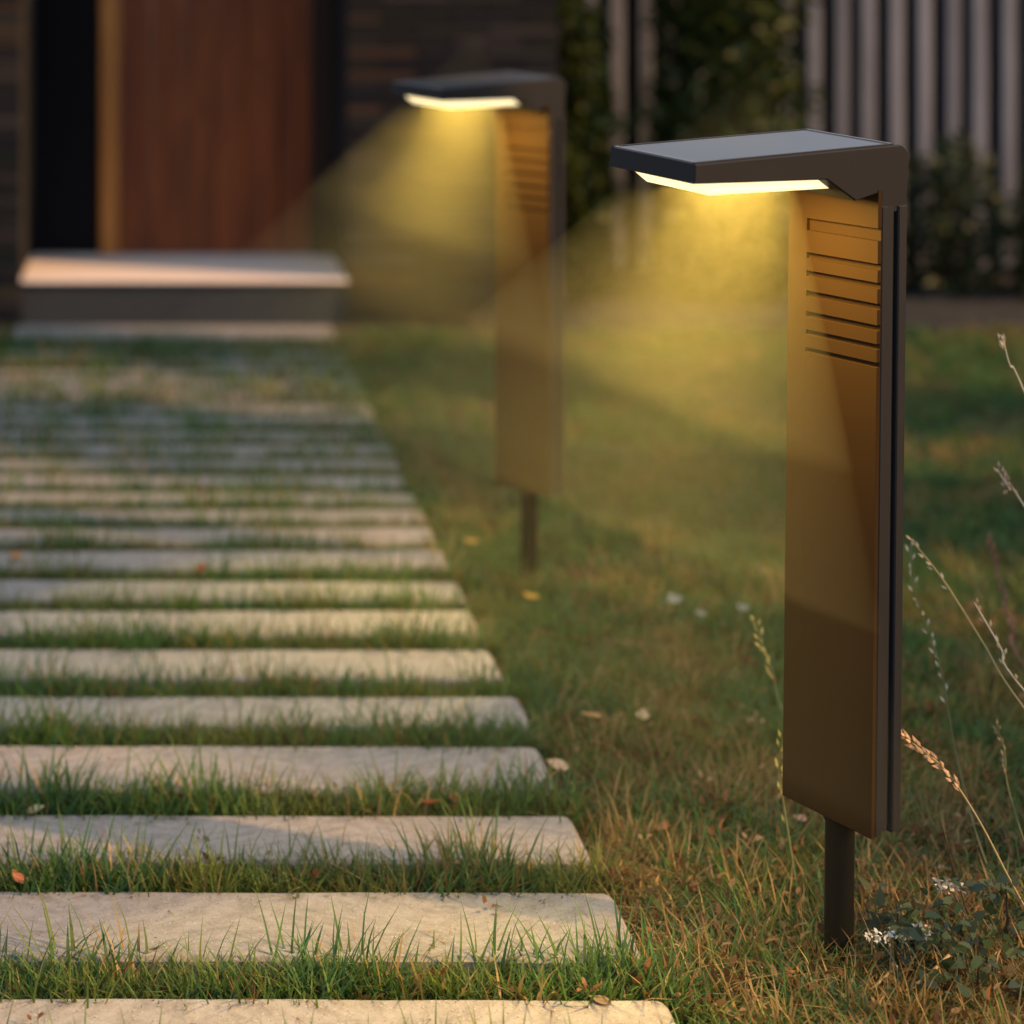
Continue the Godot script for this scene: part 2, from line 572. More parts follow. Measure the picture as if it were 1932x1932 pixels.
func bush(called: String, label: String, category: String, where: Vector3, h: float, rad: float, leaves: int, size: float, sd: int, cols: Array, group: String, low := 0.04) -> void:
	var b := thing(called, label, category, where, group)
	var n := FastNoiseLite.new()
	n.seed = sd
	n.frequency = 3.2 / rad * 0.35
	var inside := func(p: Vector3) -> bool:
		var t := (p.y - low) / (h - low)
		var prof := sqrt(maxf(0.0, 1.0 - pow(absf(t * 2.0 - 0.85) / 1.17, 2.6)))
		var q := Vector2(p.x, p.z).length() / (rad * maxf(prof, 0.01))
		return q < 0.95 + 0.55 * n.get_noise_3dv(p) and n.get_noise_3dv(p * 2.3 + Vector3(9, 3, 1)) > -0.22
	part("crown", leaf_cloud(leaves, sd, inside, Vector3(-rad * 1.3, low, -rad * 1.3), Vector3(rad * 1.3, h, rad * 1.3), size, cols), M.leaf, b)
	var r := RandomNumberGenerator.new()
	r.seed = sd
	for k in 5:
		var a := TAU * k / 5.0 + r.randf()
		var o := Vector3(cos(a), 0, sin(a))
		part("stem", tube_mesh(curve_points([o * 0.02 - Vector3(0, 0.05, 0), o * rad * 0.25 + Vector3(0, h * 0.35, 0), o * rad * r.randf_range(0.2, 0.6) + Vector3(0, h * r.randf_range(0.6, 0.85), 0)], 4), 0.012, 0.004, 5), M.bark, b)

func shrubs() -> void:
	var dark := [Color(0.025, 0.04, 0.009), Color(0.038, 0.054, 0.012), Color(0.02, 0.034, 0.009), Color(0.045, 0.056, 0.011)]
	var low := [Color(0.03, 0.045, 0.02), Color(0.04, 0.05, 0.022), Color(0.024, 0.032, 0.018)]
	var g := "shrubs before the fence"
	bush("evergreen_shrub", "dark leafy shrub at the house corner behind the farther lamp", "shrub", Vector3(1.46, 0, -6.95), 1.24, 0.2, 4200, 0.05, 61, dark, g)
	bush("evergreen_shrub", "tall dark shrub against the fence between the two lamps", "shrub", Vector3(2.06, 0, -7.0), 1.75, 0.27, 8000, 0.05, 62, dark, g)
	bush("low_shrub", "small dark shrub low before the fence, right of the nearer lamp's post", "shrub", Vector3(2.92, 0, -7.1), 0.62, 0.2, 1300, 0.045, 63, low, g)
	bush("low_shrub", "dark leafy clump at the fence foot by the photo's right edge", "shrub", Vector3(3.3, 0, -7.0), 0.5, 0.24, 1300, 0.045, 64, low, g)
	bush("low_shrub", "low dark clump at the fence foot hidden behind the nearer lamp", "shrub", Vector3(2.56, 0, -7.15), 0.34, 0.2, 900, 0.045, 65, low, g)
	# the trees beside the path, right of the frame, whose shadows lie across it in bands
	var t := "columnar trees right of the lawn"
	for s in [[3.3, 0.5, "nearest columnar tree beyond the lawn, outside the frame at right"], [4.75, 0.3, "middle columnar tree beyond the lawn, outside the frame at right"], [5.92, 0.27, "farthest columnar tree beyond the lawn, outside the frame at right"]]:
		var dx := 4.4
		bush("columnar_tree", s[2], "tree", Vector3(0.5 + dx, 0, -(s[0] - dx * tan(deg_to_rad(21.0)))), 3.7, s[1], 15000, 0.1, 70 + int(s[0] * 10), dark, t)

func blade(V: PackedVector3Array, N: PackedVector3Array, C: PackedColorArray, I: PackedInt32Array, root: Vector3, dir: Vector3, bend: Vector3, L: float, W: float, tone: Color) -> void:
	var segs := 3
	var side := dir.cross(bend + Vector3(0.01, 0.003, 0.02)).normalized()
	var b := V.size()
	for k in segs:
		var t := float(k) / segs
		var p := root + dir * L * t + bend * L * t * t
		var w := W * (1.0 - t * t * 0.75) * 0.5
		var tang := (dir + bend * 2.0 * t).normalized()
		var nn := side.cross(tang).normalized()
		V.append(p - side * w)
		V.append(p + side * w)
		N.append(nn)
		N.append(nn)
		C.append(tone)
		C.append(tone)
	V.append(root + dir * L + bend * L)
	N.append(N[N.size() - 1])
	C.append(tone)
	# all faces wound to agree with their normals
	var flip := Plane(V[b], V[b + 1], V[b + 3]).normal.dot(N[b]) < 0.0
	for k in segs - 1:
		var i := b + k * 2
		I.append_array([i, i + 3, i + 1, i, i + 2, i + 3] if flip else [i, i + 1, i + 3, i, i + 3, i + 2])
	var j := b + (segs - 1) * 2
	I.append_array([j, j + 2, j + 1] if flip else [j, j + 1, j + 2])

func tuft(sd: int, blades: int, spread: float, lmin: float, lmax: float, w: float, lay: float, tip: Color) -> ArrayMesh:
	var r := RandomNumberGenerator.new()
	r.seed = sd
	var V := PackedVector3Array()
	var N := PackedVector3Array()
	var C := PackedColorArray()
	var I := PackedInt32Array()
	for k in blades:
		var a := r.randf() * TAU
		var o := Vector3(cos(a), 0, sin(a))
		var root := o * spread * sqrt(r.randf()) - Vector3(0, 0.004, 0)
		var b := r.randf() * TAU
		var q := (o * 0.5 + Vector3(cos(b), 0, sin(b))).normalized()
		var dir := (Vector3.UP + q * r.randf_range(0.1, 0.7) * lay).normalized()
		var bend := q * r.randf_range(0.1, 0.6) * lay - Vector3.UP * r.randf_range(0.0, 0.35) * lay
		var g := r.randf_range(0.75, 1.2)
		# a whole blade is either living or dried out; one colour from root to end
		var tone := (tip if r.randf() < 0.1 else Color.WHITE) * g
		blade(V, N, C, I, root, dir, bend, lerpf(lmin, lmax, pow(r.randf(), 1.6)), w * r.randf_range(0.7, 1.3), tone)
	var a := []
	a.resize(Mesh.ARRAY_MAX)
	a[Mesh.ARRAY_VERTEX] = V
	a[Mesh.ARRAY_NORMAL] = N
	a[Mesh.ARRAY_COLOR] = C
	a[Mesh.ARRAY_INDEX] = I
	var m := ArrayMesh.new()
	m.add_surface_from_arrays(Mesh.PRIMITIVE_TRIANGLES, a)
	return m

func scatter(called: String, label: String, category: String, mesh: Mesh, mat: Material, xfs: Array, cols: PackedColorArray) -> void:
	if xfs.is_empty(): return
	var mm := MultiMesh.new()
	mm.transform_format = MultiMesh.TRANSFORM_3D
	mm.use_colors = true
	mm.mesh = mesh
	mm.instance_count = xfs.size()
	for i in xfs.size():
		mm.set_instance_transform(i, xfs[i])
		mm.set_instance_color(i, cols[i])
	var o := MultiMeshInstance3D.new()
	o.name = numbered(called)
	o.multimesh = mm
	o.material_override = mat
	add_child(o)
	meta(o, label, category, "", "stuff")

func on_slab(x: float, d: float, margin: float) -> bool:
	if x < -0.55 - margin or x > 0.59 + margin:
		return false
	for s in slabs:
		if d > s[0] - margin and d < s[1] + margin:
			return true
	return false

func lawn() -> void:
	var patch := FastNoiseLite.new()
	patch.seed = 21
	patch.frequency = 1.9
	patch.fractal_octaves = 3
	var thin := FastNoiseLite.new()
	thin.seed = 33
	thin.frequency = 5.5
	var tip := Color(2.6, 1.7, 1.6)
	var kinds := [
		tuft(1, 11, 0.020, 0.016, 0.042, 0.0022, 1.0, tip), tuft(2, 11, 0.022, 0.014, 0.036, 0.0020, 1.3, tip), tuft(3, 10, 0.018, 0.018, 0.052, 0.0024, 0.8, tip),
		tuft(4, 7, 0.016, 0.03, 0.075, 0.0028, 0.75, tip), tuft(5, 9, 0.03, 0.02, 0.05, 0.0018, 2.4, tip)]
	var names := ["short lawn grass", "fine lawn grass", "upright lawn grass", "longer grass spears", "dry grass lying flat"]
	var xf := [[], [], [], [], []]
	var cs := [PackedColorArray(), PackedColorArray(), PackedColorArray(), PackedColorArray(), PackedColorArray()]
	var greens := [Color(0.072, 0.142, 0.028), Color(0.06, 0.128, 0.036), Color(0.1, 0.148, 0.031), Color(0.047, 0.108, 0.042)]
	var straw := [Color(0.25, 0.165, 0.058), Color(0.33, 0.225, 0.1), Color(0.19, 0.11, 0.042)]
	# [x from, x to, depth from, depth to, tufts]
	var fields := [[0.57, 1.75, 1.7, 3.3, 15000], [0.57, 2.5, 3.3, 4.7, 13000], [0.57, 3.3, 4.7, 6.5, 12000], [-0.55, 0.6, 1.6, 2.9, 14000], [-0.55, 0.6, 2.9, 4.4, 15000], [-0.55, 0.6, 4.4, 6.4, 11500], [-1.6, -0.5, 1.6, 6.6, 6000]]
	for f in fields:
		for i in int(f[4]):
			var x := rng.randf_range(f[0], f[1])
			var d := rng.randf_range(f[2], f[3])
			var between: bool = x > -0.55 and x < 0.59
			if on_slab(x, d, 0.004 if between else 0.018):
				continue
			if d > 6.5 and x > 1.3: continue
			var v := patch.get_noise_2d(x * 1.4, d)
			var bare := thin.get_noise_2d(x, d)
			if not between and bare < -0.28 and rng.randf() < 0.75:
				continue
			var near_foot := clampf(1.0 - Vector2(x - 1.0, (d - 2.35) * 1.3).length() / 0.95, 0.0, 1.0)
			var dryness := clampf(0.1 - v * 0.8 + near_foot * 0.75, 0.05, 0.8)
			if between: dryness = 0.1
			var is_dry := rng.randf() < dryness
			var k := rng.randi() % 3
			if is_dry and rng.randf() < 0.55: k = 4
			elif is_dry and rng.randf() < 0.6: k = 3
			elif rng.randf() < (0.22 if between else 0.1): k = 3
			var s := rng.randf_range(0.75, 1.25) * (1.0 + 0.25 * v)
			if between: s *= 1.3
			if d > 4.5: s *= 1.1
			var lean := Basis(Vector3(rng.randfn(), 0, rng.randfn()).normalized(), rng.randf_range(0.0, 0.25))
			xf[k].append(Transform3D((lean * Basis(Vector3.UP, rng.randf() * TAU)).scaled(Vector3(s, s * rng.randf_range(0.85, 1.15), s)), Vector3(x, 0.0, -d)))
			var c: Color = straw[rng.randi() % 3] if is_dry else greens[rng.randi() % 4]
			c = c.lerp(Color(0.16, 0.14, 0.025), clampf(-v * 0.8, 0.0, 0.45)) * rng.randf_range(0.8, 1.25)
			cs[k].append(c)
	for k in 5:
		scatter("lawn_grass", names[k] + " growing between the stone bars and beside them", "grass", kinds[k], M.grass, xf[k], cs[k])
	# dead leaf crumbs among the grass
	var crumb := leaf_cloud(3, 5, func(_p: Vector3) -> bool: return true, Vector3(-0.01, 0.002, -0.01), Vector3(0.01, 0.008, 0.01), 0.013, [Color(1, 1, 1)])
	var lx := []
	var lc := PackedColorArray()
	for i in 4200:
		var x := rng.randf_range(0.58, 1.9)
		var d := rng.randf_range(1.9, 3.6)
		if rng.randf() < 0.25:
			x = rng.randf_range(-0.55, 0.58)
		if on_slab(x, d, 0.006) and rng.randf() > 0.05: continue
		if rng.randf() > 0.25 + 0.75 * clampf(1.0 - Vector2(x - 0.95, (d - 2.35) * 1.2).length() / 0.85, 0.0, 1.0): continue
		var s := rng.randf_range(0.6, 1.3)
		lx.append(Transform3D(Basis(Vector3(rng.randfn(), rng.randfn(), rng.randfn()).normalized(), rng.randf() * 1.2).scaled(Vector3.ONE * s), Vector3(x, 0.024 if on_slab(x, d, 0.006) else rng.randf_range(0.004, 0.02), -d)))
		lc.append([Color(0.3, 0.16, 0.08), Color(0.2, 0.09, 0.04), Color(0.36, 0.24, 0.13), Color(0.12, 0.06, 0.03)][rng.randi() % 4])
	scatter("leaf_litter", "brown leaf crumbs lying among the grass", "leaf litter", crumb, M.dry, lx, lc)
	# clover and small broad leaves
	var clover := leaf_cloud(7, 9, func(_p: Vector3) -> bool: return true, Vector3(-0.018, 0.012, -0.018), Vector3(0.018, 0.028, 0.018), 0.014, [Color(1, 1, 1)])
	lx = []
	lc = PackedColorArray()
	for i in 1500:
		var x := rng.randf_range(0.6, 2.4)
		var d := rng.randf_range(1.9, 4.8)
		if thin.get_noise_2d(x * 0.8 + 40.0, d) < 0.0 or on_slab(x, d, 0.02): continue
		lx.append(Transform3D(Basis(Vector3.UP, rng.randf() * TAU).scaled(Vector3.ONE * rng.randf_range(0.7, 1.2)), Vector3(x, 0, -d)))
		lc.append(Color(0.045, 0.075, 0.022) * rng.randf_range(0.7, 1.3))
	scatter("clover_leaves", "small round clover leaves in the lawn", "clover", clover, M.grass, lx, lc)

# ---------------------------------------------------------------- the lamps
func lamps() -> void:
	var yaw := 1.0776
	var U := Vector3(-sin(yaw), 0, cos(yaw))
	var W := Vector3(cos(yaw), 0, sin(yaw))
	var lean := Basis(Vector3(0, 0, 1), -0.0113)
	var a := lamp("lit black path lamp with bronze post nearest the camera")
	a.transform = Transform3D(lean * Basis(U, Vector3.UP, -W), Vector3(0.8259, 0, -2.3425))
	a.set_meta("group", "path lamps")
	var b: Node3D = a.duplicate()
	b.name = numbered("path_lamp")
	add_child(b)
	b.set_meta("label", "lit path lamp farther off, blurred, beside the middle of the path")
	var turned := Basis(Vector3.UP, 0.152)
	b.transform = Transform3D(Basis(Vector3(0, 0, 1), -0.002) * turned * Basis(U, Vector3.UP, -W), Vector3(0.738, 0, -3.83))
	# added fog, shaped like the light cones so the beams show in clear air
	for l in [[a, "beam-shaped fog added under the nearer lamp's head"], [b, "beam-shaped fog added under the farther lamp's head"]]:
		var beam_mist := Node3D.new()
		beam_mist.name = numbered("beam_mist")
		add_child(beam_mist)
		beam_mist.transform = (l[0] as Node3D).transform
		meta(beam_mist, l[1], "beam_mist", "", "stuff")
		var d := Vector3(sin(deg_to_rad(25.0)), -cos(deg_to_rad(25.0)), 0)
		for k in 4:
			var fog := FogVolume.new()
			fog.name = "beam_cone"
			fog.shape = RenderingServer.FOG_VOLUME_SHAPE_CONE  # follows the beam outline; nested lengths fade its lower end
			var long: float = [0.43, 0.58, 0.76, 0.98][k]
			var wide: float = long * [1.06, 1.05, 1.04, 1.03][k]
			fog.size = Vector3(wide, long, wide)
			var fm := FogMaterial.new()
			fm.density = [0.09, 0.052, 0.02, 0.01][k]
			fm.albedo = Color(1.0, 0.96, 0.72)
			fog.material = fm
			beam_mist.add_child(fog, true)
			fog.transform = Transform3D(Basis(Quaternion(Vector3.UP, -d)), Vector3(0.128, 1.105, 0) + d * long * 0.5)
			fog.set_meta("kind", "stuff")

func lamp(label: String) -> Node3D:
	var n := thing("path_lamp", label, "lamp")
	var w := 0.1389
	# post: two shells with a dark joint between them, and the grooved front panel
	var st := st_new()
	box(st, Vector3(0.0085, 0.1836, -w / 2), Vector3(0.0183, 0.925, w / 2), 0.0012)
	part("front_shell", done(st), M.coat, n)
	part("core", box_mesh(Vector3(-0.0035, 0.188, -w / 2 + 0.0022), Vector3(0.0083, 0.925, w / 2 - 0.0022), 0.0006), M.coat, n)
	part("joint_strip", box_mesh(Vector3(-0.0093, 0.19, -w / 2 + 0.006), Vector3(-0.0037, 0.925, w / 2 - 0.006), 0.0), M.black, n)
	part("rear_shell", box_mesh(Vector3(-0.0244, 0.1836, -w / 2), Vector3(-0.0095, 0.925, w / 2), 0.0015), M.coat, n)
	var prof := PackedVector2Array([Vector2(0.0185, 0.1822), Vector2(0.0236, 0.1822), Vector2(0.0246, 0.1836)])
	var notches := [[0.739, 0.0062], [0.7605, 0.0066], [0.7825, 0.007], [0.8075, 0.0074], [0.832, 0.0076], [0.854, 0.0078], [0.892, 0.0150]]
	for g in notches:
		prof.append_array([Vector2(0.0246, g[0] - g[1] / 2), Vector2(0.0196, g[0] - g[1] / 2 + 0.0006), Vector2(0.0196, g[0] + g[1] / 2), Vector2(0.0246, g[0] + g[1] / 2)])
	prof.append_array([Vector2(0.0246, 0.945), Vector2(0.0185, 0.945)])
	st = st_new()
	extrude(st, prof, -w / 2 + 0.0006, w / 2 - 0.0296, 0.0002)
	extrude(st, PackedVector2Array([prof[0], prof[1], prof[2], Vector2(0.0246, 0.945), Vector2(0.0185, 0.945)]), w / 2 - 0.0296, w / 2 - 0.0006, 0.0002)
	var fp := part("front_panel", done(st), M.bronze, n)
	fp.set_meta("label", "bronze front panel with level grooves near the top")
	# stake
	var pole := CylinderMesh.new()
	pole.top_radius = 0.0172
	pole.bottom_radius = 0.0172
	pole.height = 0.36
	pole.radial_segments = 36
	part("stake", pole, M.pole, n).position = Vector3(0, 0.01, 0)
	var col := CylinderMesh.new()
	col.top_radius = 0.022
	col.bottom_radius = 0.0195
	col.height = 0.016
	col.radial_segments = 36
	part("collar", col, M.pole, n).position = Vector3(0, 0.183, 0)
	# head: a flat arm that turns down over the post
	var w2 := 0.1392
	var hp := PackedVector2Array([Vector2(0.314, 0.9672), Vector2(0.314, 0.9892)])
	for k in 7:
		var q := k / 6.0 * PI / 2
		hp.append(Vector2(-0.008 - sin(q) * 0.0178, 0.983 + cos(q) * 0.018))
	hp.append_array([Vector2(-0.0258, 0.9205), Vector2(0.0184, 0.9205), Vector2(0.0184, 0.9446), Vector2(0.0262, 0.944), Vector2(0.0605, 0.937), Vector2(0.109, 0.964)])
	st = st_new()
	extrude(st, hp, -w2 / 2, w2 / 2, 0.0016)
	part("head", done(st), M.coat, n)
	var slope := (1.001 - 0.9892) / 0.322
	var topy := func(u: float) -> float: return 0.9892 + (0.314 - u) * slope
	var sp := PackedVector2Array([Vector2(0.308, topy.call(0.308) - 0.001), Vector2(0.308, topy.call(0.308) + 0.0009), Vector2(0.004, topy.call(0.004) + 0.0009), Vector2(0.004, topy.call(0.004) - 0.001)])
	st = st_new()
	extrude(st, sp, -w2 / 2 + 0.006, w2 / 2 - 0.006, 0.0003)
	part("solar_panel", done(st), M.solar, n)
	for s in [-1.0, 1.0]:
		var zc: float = s * (w2 / 2 - 0.0036)
		st = st_new()
		extrude(st, PackedVector2Array([Vector2(0.3125, topy.call(0.3125) - 0.001), Vector2(0.3125, topy.call(0.3125) + 0.0018), Vector2(0.0, topy.call(0.0) + 0.0018), Vector2(0.0, topy.call(0.0) - 0.001)]), zc - 0.0018, zc + 0.0018, 0.0004)
		part("rim", done(st), M.coat, n)
	for u in [0.3102, 0.0022]:
		st = st_new()
		extrude(st, PackedVector2Array([Vector2(u - 0.0018, topy.call(u) - 0.001), Vector2(u + 0.0018, topy.call(u) - 0.001), Vector2(u + 0.0018, topy.call(u) + 0.002), Vector2(u - 0.0018, topy.call(u) + 0.002)]), -w2 / 2 + 0.0058, w2 / 2 - 0.0058, 0.0004)
		part("rim", done(st), M.rim, n)
	# light: a tapered diffuser and the row of lights behind it
	st = st_new()
	extrude(st, PackedVector2Array([Vector2(0.300, 0.9685), Vector2(0.109, 0.9655), Vector2(0.084, 0.950), Vector2(0.272, 0.950)]), -0.056, 0.056, 0.006)
	part("light_diffuser", done(st), M.led, n)
	for u in [0.12, 0.17, 0.22, 0.265]:
		var s := SpotLight3D.new()
		s.name = "led_light"
		n.add_child(s, true)
		s.light_color = Color(1.0, 0.86, 0.46)
		s.light_energy = 0.29
		s.light_size = 0.03
		s.spot_angle = 25.0
		s.spot_angle_attenuation = 0.12
		s.spot_range = 12.0
		s.spot_attenuation = 2.0
		s.shadow_enabled = true
		var d := Vector3(sin(deg_to_rad(25.0)), -cos(deg_to_rad(25.0)), 0)
		s.transform = Transform3D(Basis.looking_at(d, Vector3(0, 0, 1)), Vector3(u, 0.944, 0))
	var al := AreaLight3D.new()
	al.name = "diffuser_light"
	n.add_child(al)
	al.light_color = Color(1.0, 0.84, 0.46)
	al.light_energy = 0.52
	al.area_size = Vector2(0.17, 0.09)
	al.area_range = 12.0
	al.area_attenuation = 2.0
	al.shadow_enabled = true
	al.transform = Transform3D(Basis(Vector3.RIGHT, Vector3(0, 0, -1), Vector3.UP), Vector3(0.18, 0.9475, 0))
	# the head sits a little tipped over its long axis
	var pivot := Vector3(0, 0.972, 0)
	var tip := Basis(Vector3.RIGHT, deg_to_rad(-3.2))
	for c in n.get_children():
		if c.name.begins_with("head") or c.name.begins_with("solar") or c.name.begins_with("rim") or c.name.begins_with("light_d"):
			c.transform = Transform3D(tip, pivot - tip * pivot)
	return n

# ---------------------------------------------------------------- small plants and leaves
func seed_head(pts: PackedVector3Array, from: float, to: float, count: int, size: float, sd: int, col: Color) -> ArrayMesh:
	var r := RandomNumberGenerator.new()
	r.seed = sd
	var st := SurfaceTool.new()
	st.begin(Mesh.PRIMITIVE_TRIANGLES)
	st.set_smooth_group(-1)
	for i in count:
		var t := lerpf(from, to, (i + r.randf() * 0.6) / count) * (pts.size() - 1)
		var k := mini(int(t), pts.size() - 2)
		var p := pts[k].lerp(pts[k + 1], t - k)
		var ax := (pts[k] - pts[k + 1]).normalized()
		var side := ax.cross(Vector3(r.randfn(), r.randfn(), r.randfn())).normalized()
		var d := (ax + side * r.randf_range(0.15, 0.7)).normalized()
		var c := p + side * size * 0.25 + d * size * 0.5
		var x := d.cross(Vector3(0.3, 0.8, 0.5)).normalized() * size * 0.24
		var y := d.cross(x).normalized() * size * 0.24
		st.set_color(col * r.randf_range(0.7, 1.3))
		var top := c + d * size * 0.6
		var bot := c - d * size * 0.5
		var ring := [c + x, c + y, c - x, c - y]
		for q in 4:
			tri(st, top, ring[q], ring[(q + 1) % 4], ring[q] + ring[(q + 1) % 4] - c * 2.0)
			tri(st, bot, ring[q], ring[(q + 1) % 4], ring[q] + ring[(q + 1) % 4] - c * 2.0)
	return done(st)

func stalk(label: String, ctrl: Array, from: float, to: float, count: int, size: float, sd: int, stem_col: Color, seed_col: Color, r0 := 0.0013) -> void:
	var base: Vector3 = ctrl[-1]
	var local := []
	for p in ctrl: local.append((p as Vector3) - base)
	local.append(Vector3(0, -0.03, 0))
	var pts := curve_points(local, 7)
	var n := thing("grass_stalk", label, "grass stalk", base, "tall dry grass stalks")
	var m := plain(stem_col.linear_to_srgb(), 0.8, 0.3)
	part("stem", tube_mesh(pts, r0 * 0.6, r0 * 1.2, 5), m, n)
	if count:
		part("seed_head", seed_head(pts, from, to, count, size, sd, seed_col), M.dry, n).set_meta("kind", "stuff")

func small_plants() -> void:
	var tan_ := Color(0.42, 0.31, 0.18)
	var pale := Color(0.5, 0.44, 0.33)
	var green := Color(0.12, 0.13, 0.06)
	var red := Color(0.24, 0.12, 0.09)
	var gy := func(x: float, d: float) -> Vector3: return Vector3(x, 0.0, -d)
	stalk("topmost grass stalk leaning in at the photo's right edge", [at(1893, 642, 2.5), at(1906, 690, 2.5), at(1935, 745, 2.5), Vector3(1.24, 0.33, -2.46), gy.call(1.42, 2.4)], 0.0, 0.1, 6, 0.012, 1, pale, pale)
	stalk("second highest grass stalk with pale seeds at the photo's right edge", [at(1882, 886, 2.55), at(1906, 925, 2.55), at(1937, 962, 2.55), gy.call(1.44, 2.5)], 0.0, 0.4, 10, 0.011, 2, pale, Color(0.4, 0.3, 0.24))
	stalk("reddish seeded grass stalk, blurred, near the photo's right edge", [at(1862, 1020, 3.0), at(1882, 1080, 3.0), at(1908, 1170, 2.98), at(1935, 1260, 2.95), gy.call(1.47, 2.9)], 0.0, 0.55, 22, 0.013, 3, red, red)
	stalk("long thin grass stalk arching from the nearer lamp's right side", [at(1715, 1014, 2.55), at(1780, 1095, 2.53), at(1856, 1215, 2.5), at(1935, 1340, 2.47), gy.call(1.3, 2.4)], 0.0, 0.25, 8, 0.009, 4, Color(0.3, 0.25, 0.13), pale)
	stalk("upright beaded grass stalk close to the right of the nearer lamp", [at(1717, 1028, 2.62), at(1724, 1110, 2.6), at(1752, 1195, 2.6), at(1778, 1275, 2.58), at(1805, 1430, 2.56), at(1850, 1600, 2.52), gy.call(1.09, 2.48)], 0.0, 0.5, 20, 0.010, 5, green, pale)
	stalk("straight pale grass stalk midway up the photo's right edge", [at(1838, 1136, 2.5), at(1888, 1222, 2.48), at(1940, 1312, 2.46), gy.call(1.36, 2.4)], 0.0, 0.6, 12, 0.009, 6, pale, Color(0.5, 0.42, 0.25))
	stalk("thick tan grass seed head bent low beside the nearer lamp's post", [at(1703, 1388, 2.36), at(1742, 1418, 2.36), at(1785, 1455, 2.36), at(1845, 1545, 2.36), at(1905, 1660, 2.36), gy.call(1.09, 2.36)], 0.0, 0.42, 44, 0.011, 7, Color(0.3, 0.25, 0.12), Color(0.6, 0.42, 0.26), 0.0015)
	stalk("yellowish seeded grass stalk left of the nearer lamp's post", [at(1424, 1172, 2.75), at(1438, 1215, 2.74), at(1458, 1268, 2.72), at(1476, 1340, 2.7), gy.call(0.92, 2.6)], 0.0, 0.5, 18, 0.012, 8, green, Color(0.4, 0.33, 0.12))
	stalk("short yellow grass stalk just left of the nearer lamp's foot", [at(1478, 1392, 2.55), at(1470, 1440, 2.55), at(1476, 1500, 2.54), gy.call(0.83, 2.5)], 0.0, 0.6, 12, 0.011, 9, green, Color(0.42, 0.36, 0.12))
	stalk("dark thin bare stem right of the nearer lamp's stake", [at(1778, 1560, 2.42), at(1796, 1630, 2.42), at(1815, 1690, 2.42), gy.call(1.02, 2.42)], 0.0, 0.2, 0, 0.01, 10, Color(0.05, 0.035, 0.02), red)
	stalk("slim grey-green stalk crossing the lower right lawn", [at(1880, 1370, 2.5), at(1895, 1420, 2.5), at(1905, 1500, 2.48), gy.call(1.13, 2.45)], 0.0, 0.45, 12, 0.009, 11, green, Color(0.34, 0.28, 0.15))
	# bare twigs on the ground
	var tw := [["pale bent twig lying right of the nearer lamp's stake", [at(1690, 1876, 2.24), at(1712, 1862, 2.25), at(1752, 1832, 2.27), at(1790, 1795, 2.3)], 0.0022],
		["short pale twig lying at the foot of the nearer lamp", [at(1645, 1872, 2.26), at(1668, 1850, 2.27), at(1692, 1828, 2.29)], 0.0018],
		["pale twig lying in the grass at the photo's lower right corner", [at(1830, 1845, 2.25), at(1850, 1890, 2.22), at(1880, 1915, 2.2)], 0.0016]]
	for k in tw.size():
		var c: Array = tw[k][1]
		var base: Vector3 = c[0]
		base.y = 0.012
		var local := []
		for p in c: local.append((p as Vector3) - (c[0] as Vector3))
		var n := thing("twig", tw[k][0], "twig", base, "twigs in the grass")
		part("stick", tube_mesh(curve_points(local, 5), tw[k][2] * 0.8, tw[k][2], 5), plain(lin(0.36, 0.27, 0.14), 0.85, 0.3), n)
	# dried flowers by the stake
	var fl := [[1652, 1768, 2.28, "left one of three small pale flower heads beside the lamp stake"], [1694, 1764, 2.29, "middle one of three small pale flower heads beside the lamp stake"], [1738, 1756, 2.3, "right one of three small pale flower heads beside the lamp stake"], [1790, 1672, 2.36, "white flower cluster standing higher in the dark weeds at right"]]
	for k in fl.size():
		var f: Array = fl[k]
		var top := at(f[0], f[1], f[2])
		var base := Vector3(top.x + 0.025, 0, top.z + 0.01)
		var n := thing("dried_flower", f[3], "flower", base, "small flowers by the lamp stake")
		var tip := top - base
		part("stem", tube_mesh(curve_points([Vector3(0, -0.02, 0), tip * 0.5 + Vector3(0.01, 0, 0), tip], 5), 0.0011, 0.0008, 5), plain(lin(0.12, 0.15, 0.11), 0.8, 0.3), n)
		var head := leaf_cloud(34 if k < 3 else 60, 90 + k, func(_p: Vector3) -> bool: return true, tip + Vector3(-0.013, -0.004, -0.008), tip + Vector3(0.013, 0.004, 0.008), 0.0065, [Color(0.6, 0.58, 0.52), Color(0.45, 0.42, 0.36)])
		part("flower_head", head, M.dry, n)
	# leafy weeds in the dark lower right corner
	var wd := [[1840, 1790, 0.09, "bluish leafy weed in the photo's lower right corner"], [1760, 1740, 0.08, "dark leafy weed right of the lamp stake behind the flowers"], [1895, 1700, 0.1, "dark leafy weed at the lower right edge of the photo"], [1690, 1700, 0.07, "small dark weed just right of the lamp stake"]]
	for k in wd.size():
		var d: float = EYE * FOCAL / (wd[k][1] + 110.0 - CY)
		var x: float = (wd[k][0] - CX) / FOCAL * d
		var n := thing("weed", wd[k][3], "weed", Vector3(x, 0, -d), "weeds right of the nearer lamp")
		var hh: float = wd[k][2]
		part("foliage", leaf_cloud(80, 200 + k, func(p: Vector3) -> bool: return Vector2(p.x, p.z).length() < 0.045 + 0.02 * sin(p.y * 90.0), Vector3(-0.07, 0.01, -0.07), Vector3(0.07, hh, 0.07), 0.02, [Color(0.05, 0.08, 0.035), Color(0.06, 0.09, 0.05), Color(0.05, 0.075, 0.055)]), M.grass, n)
		part("stem", tube_mesh(PackedVector3Array([Vector3(0, -0.02, 0), Vector3(0.004, hh * 0.5, 0), Vector3(0, hh * 0.95, 0.004)]), 0.002, 0.001, 5), M.bark, n)
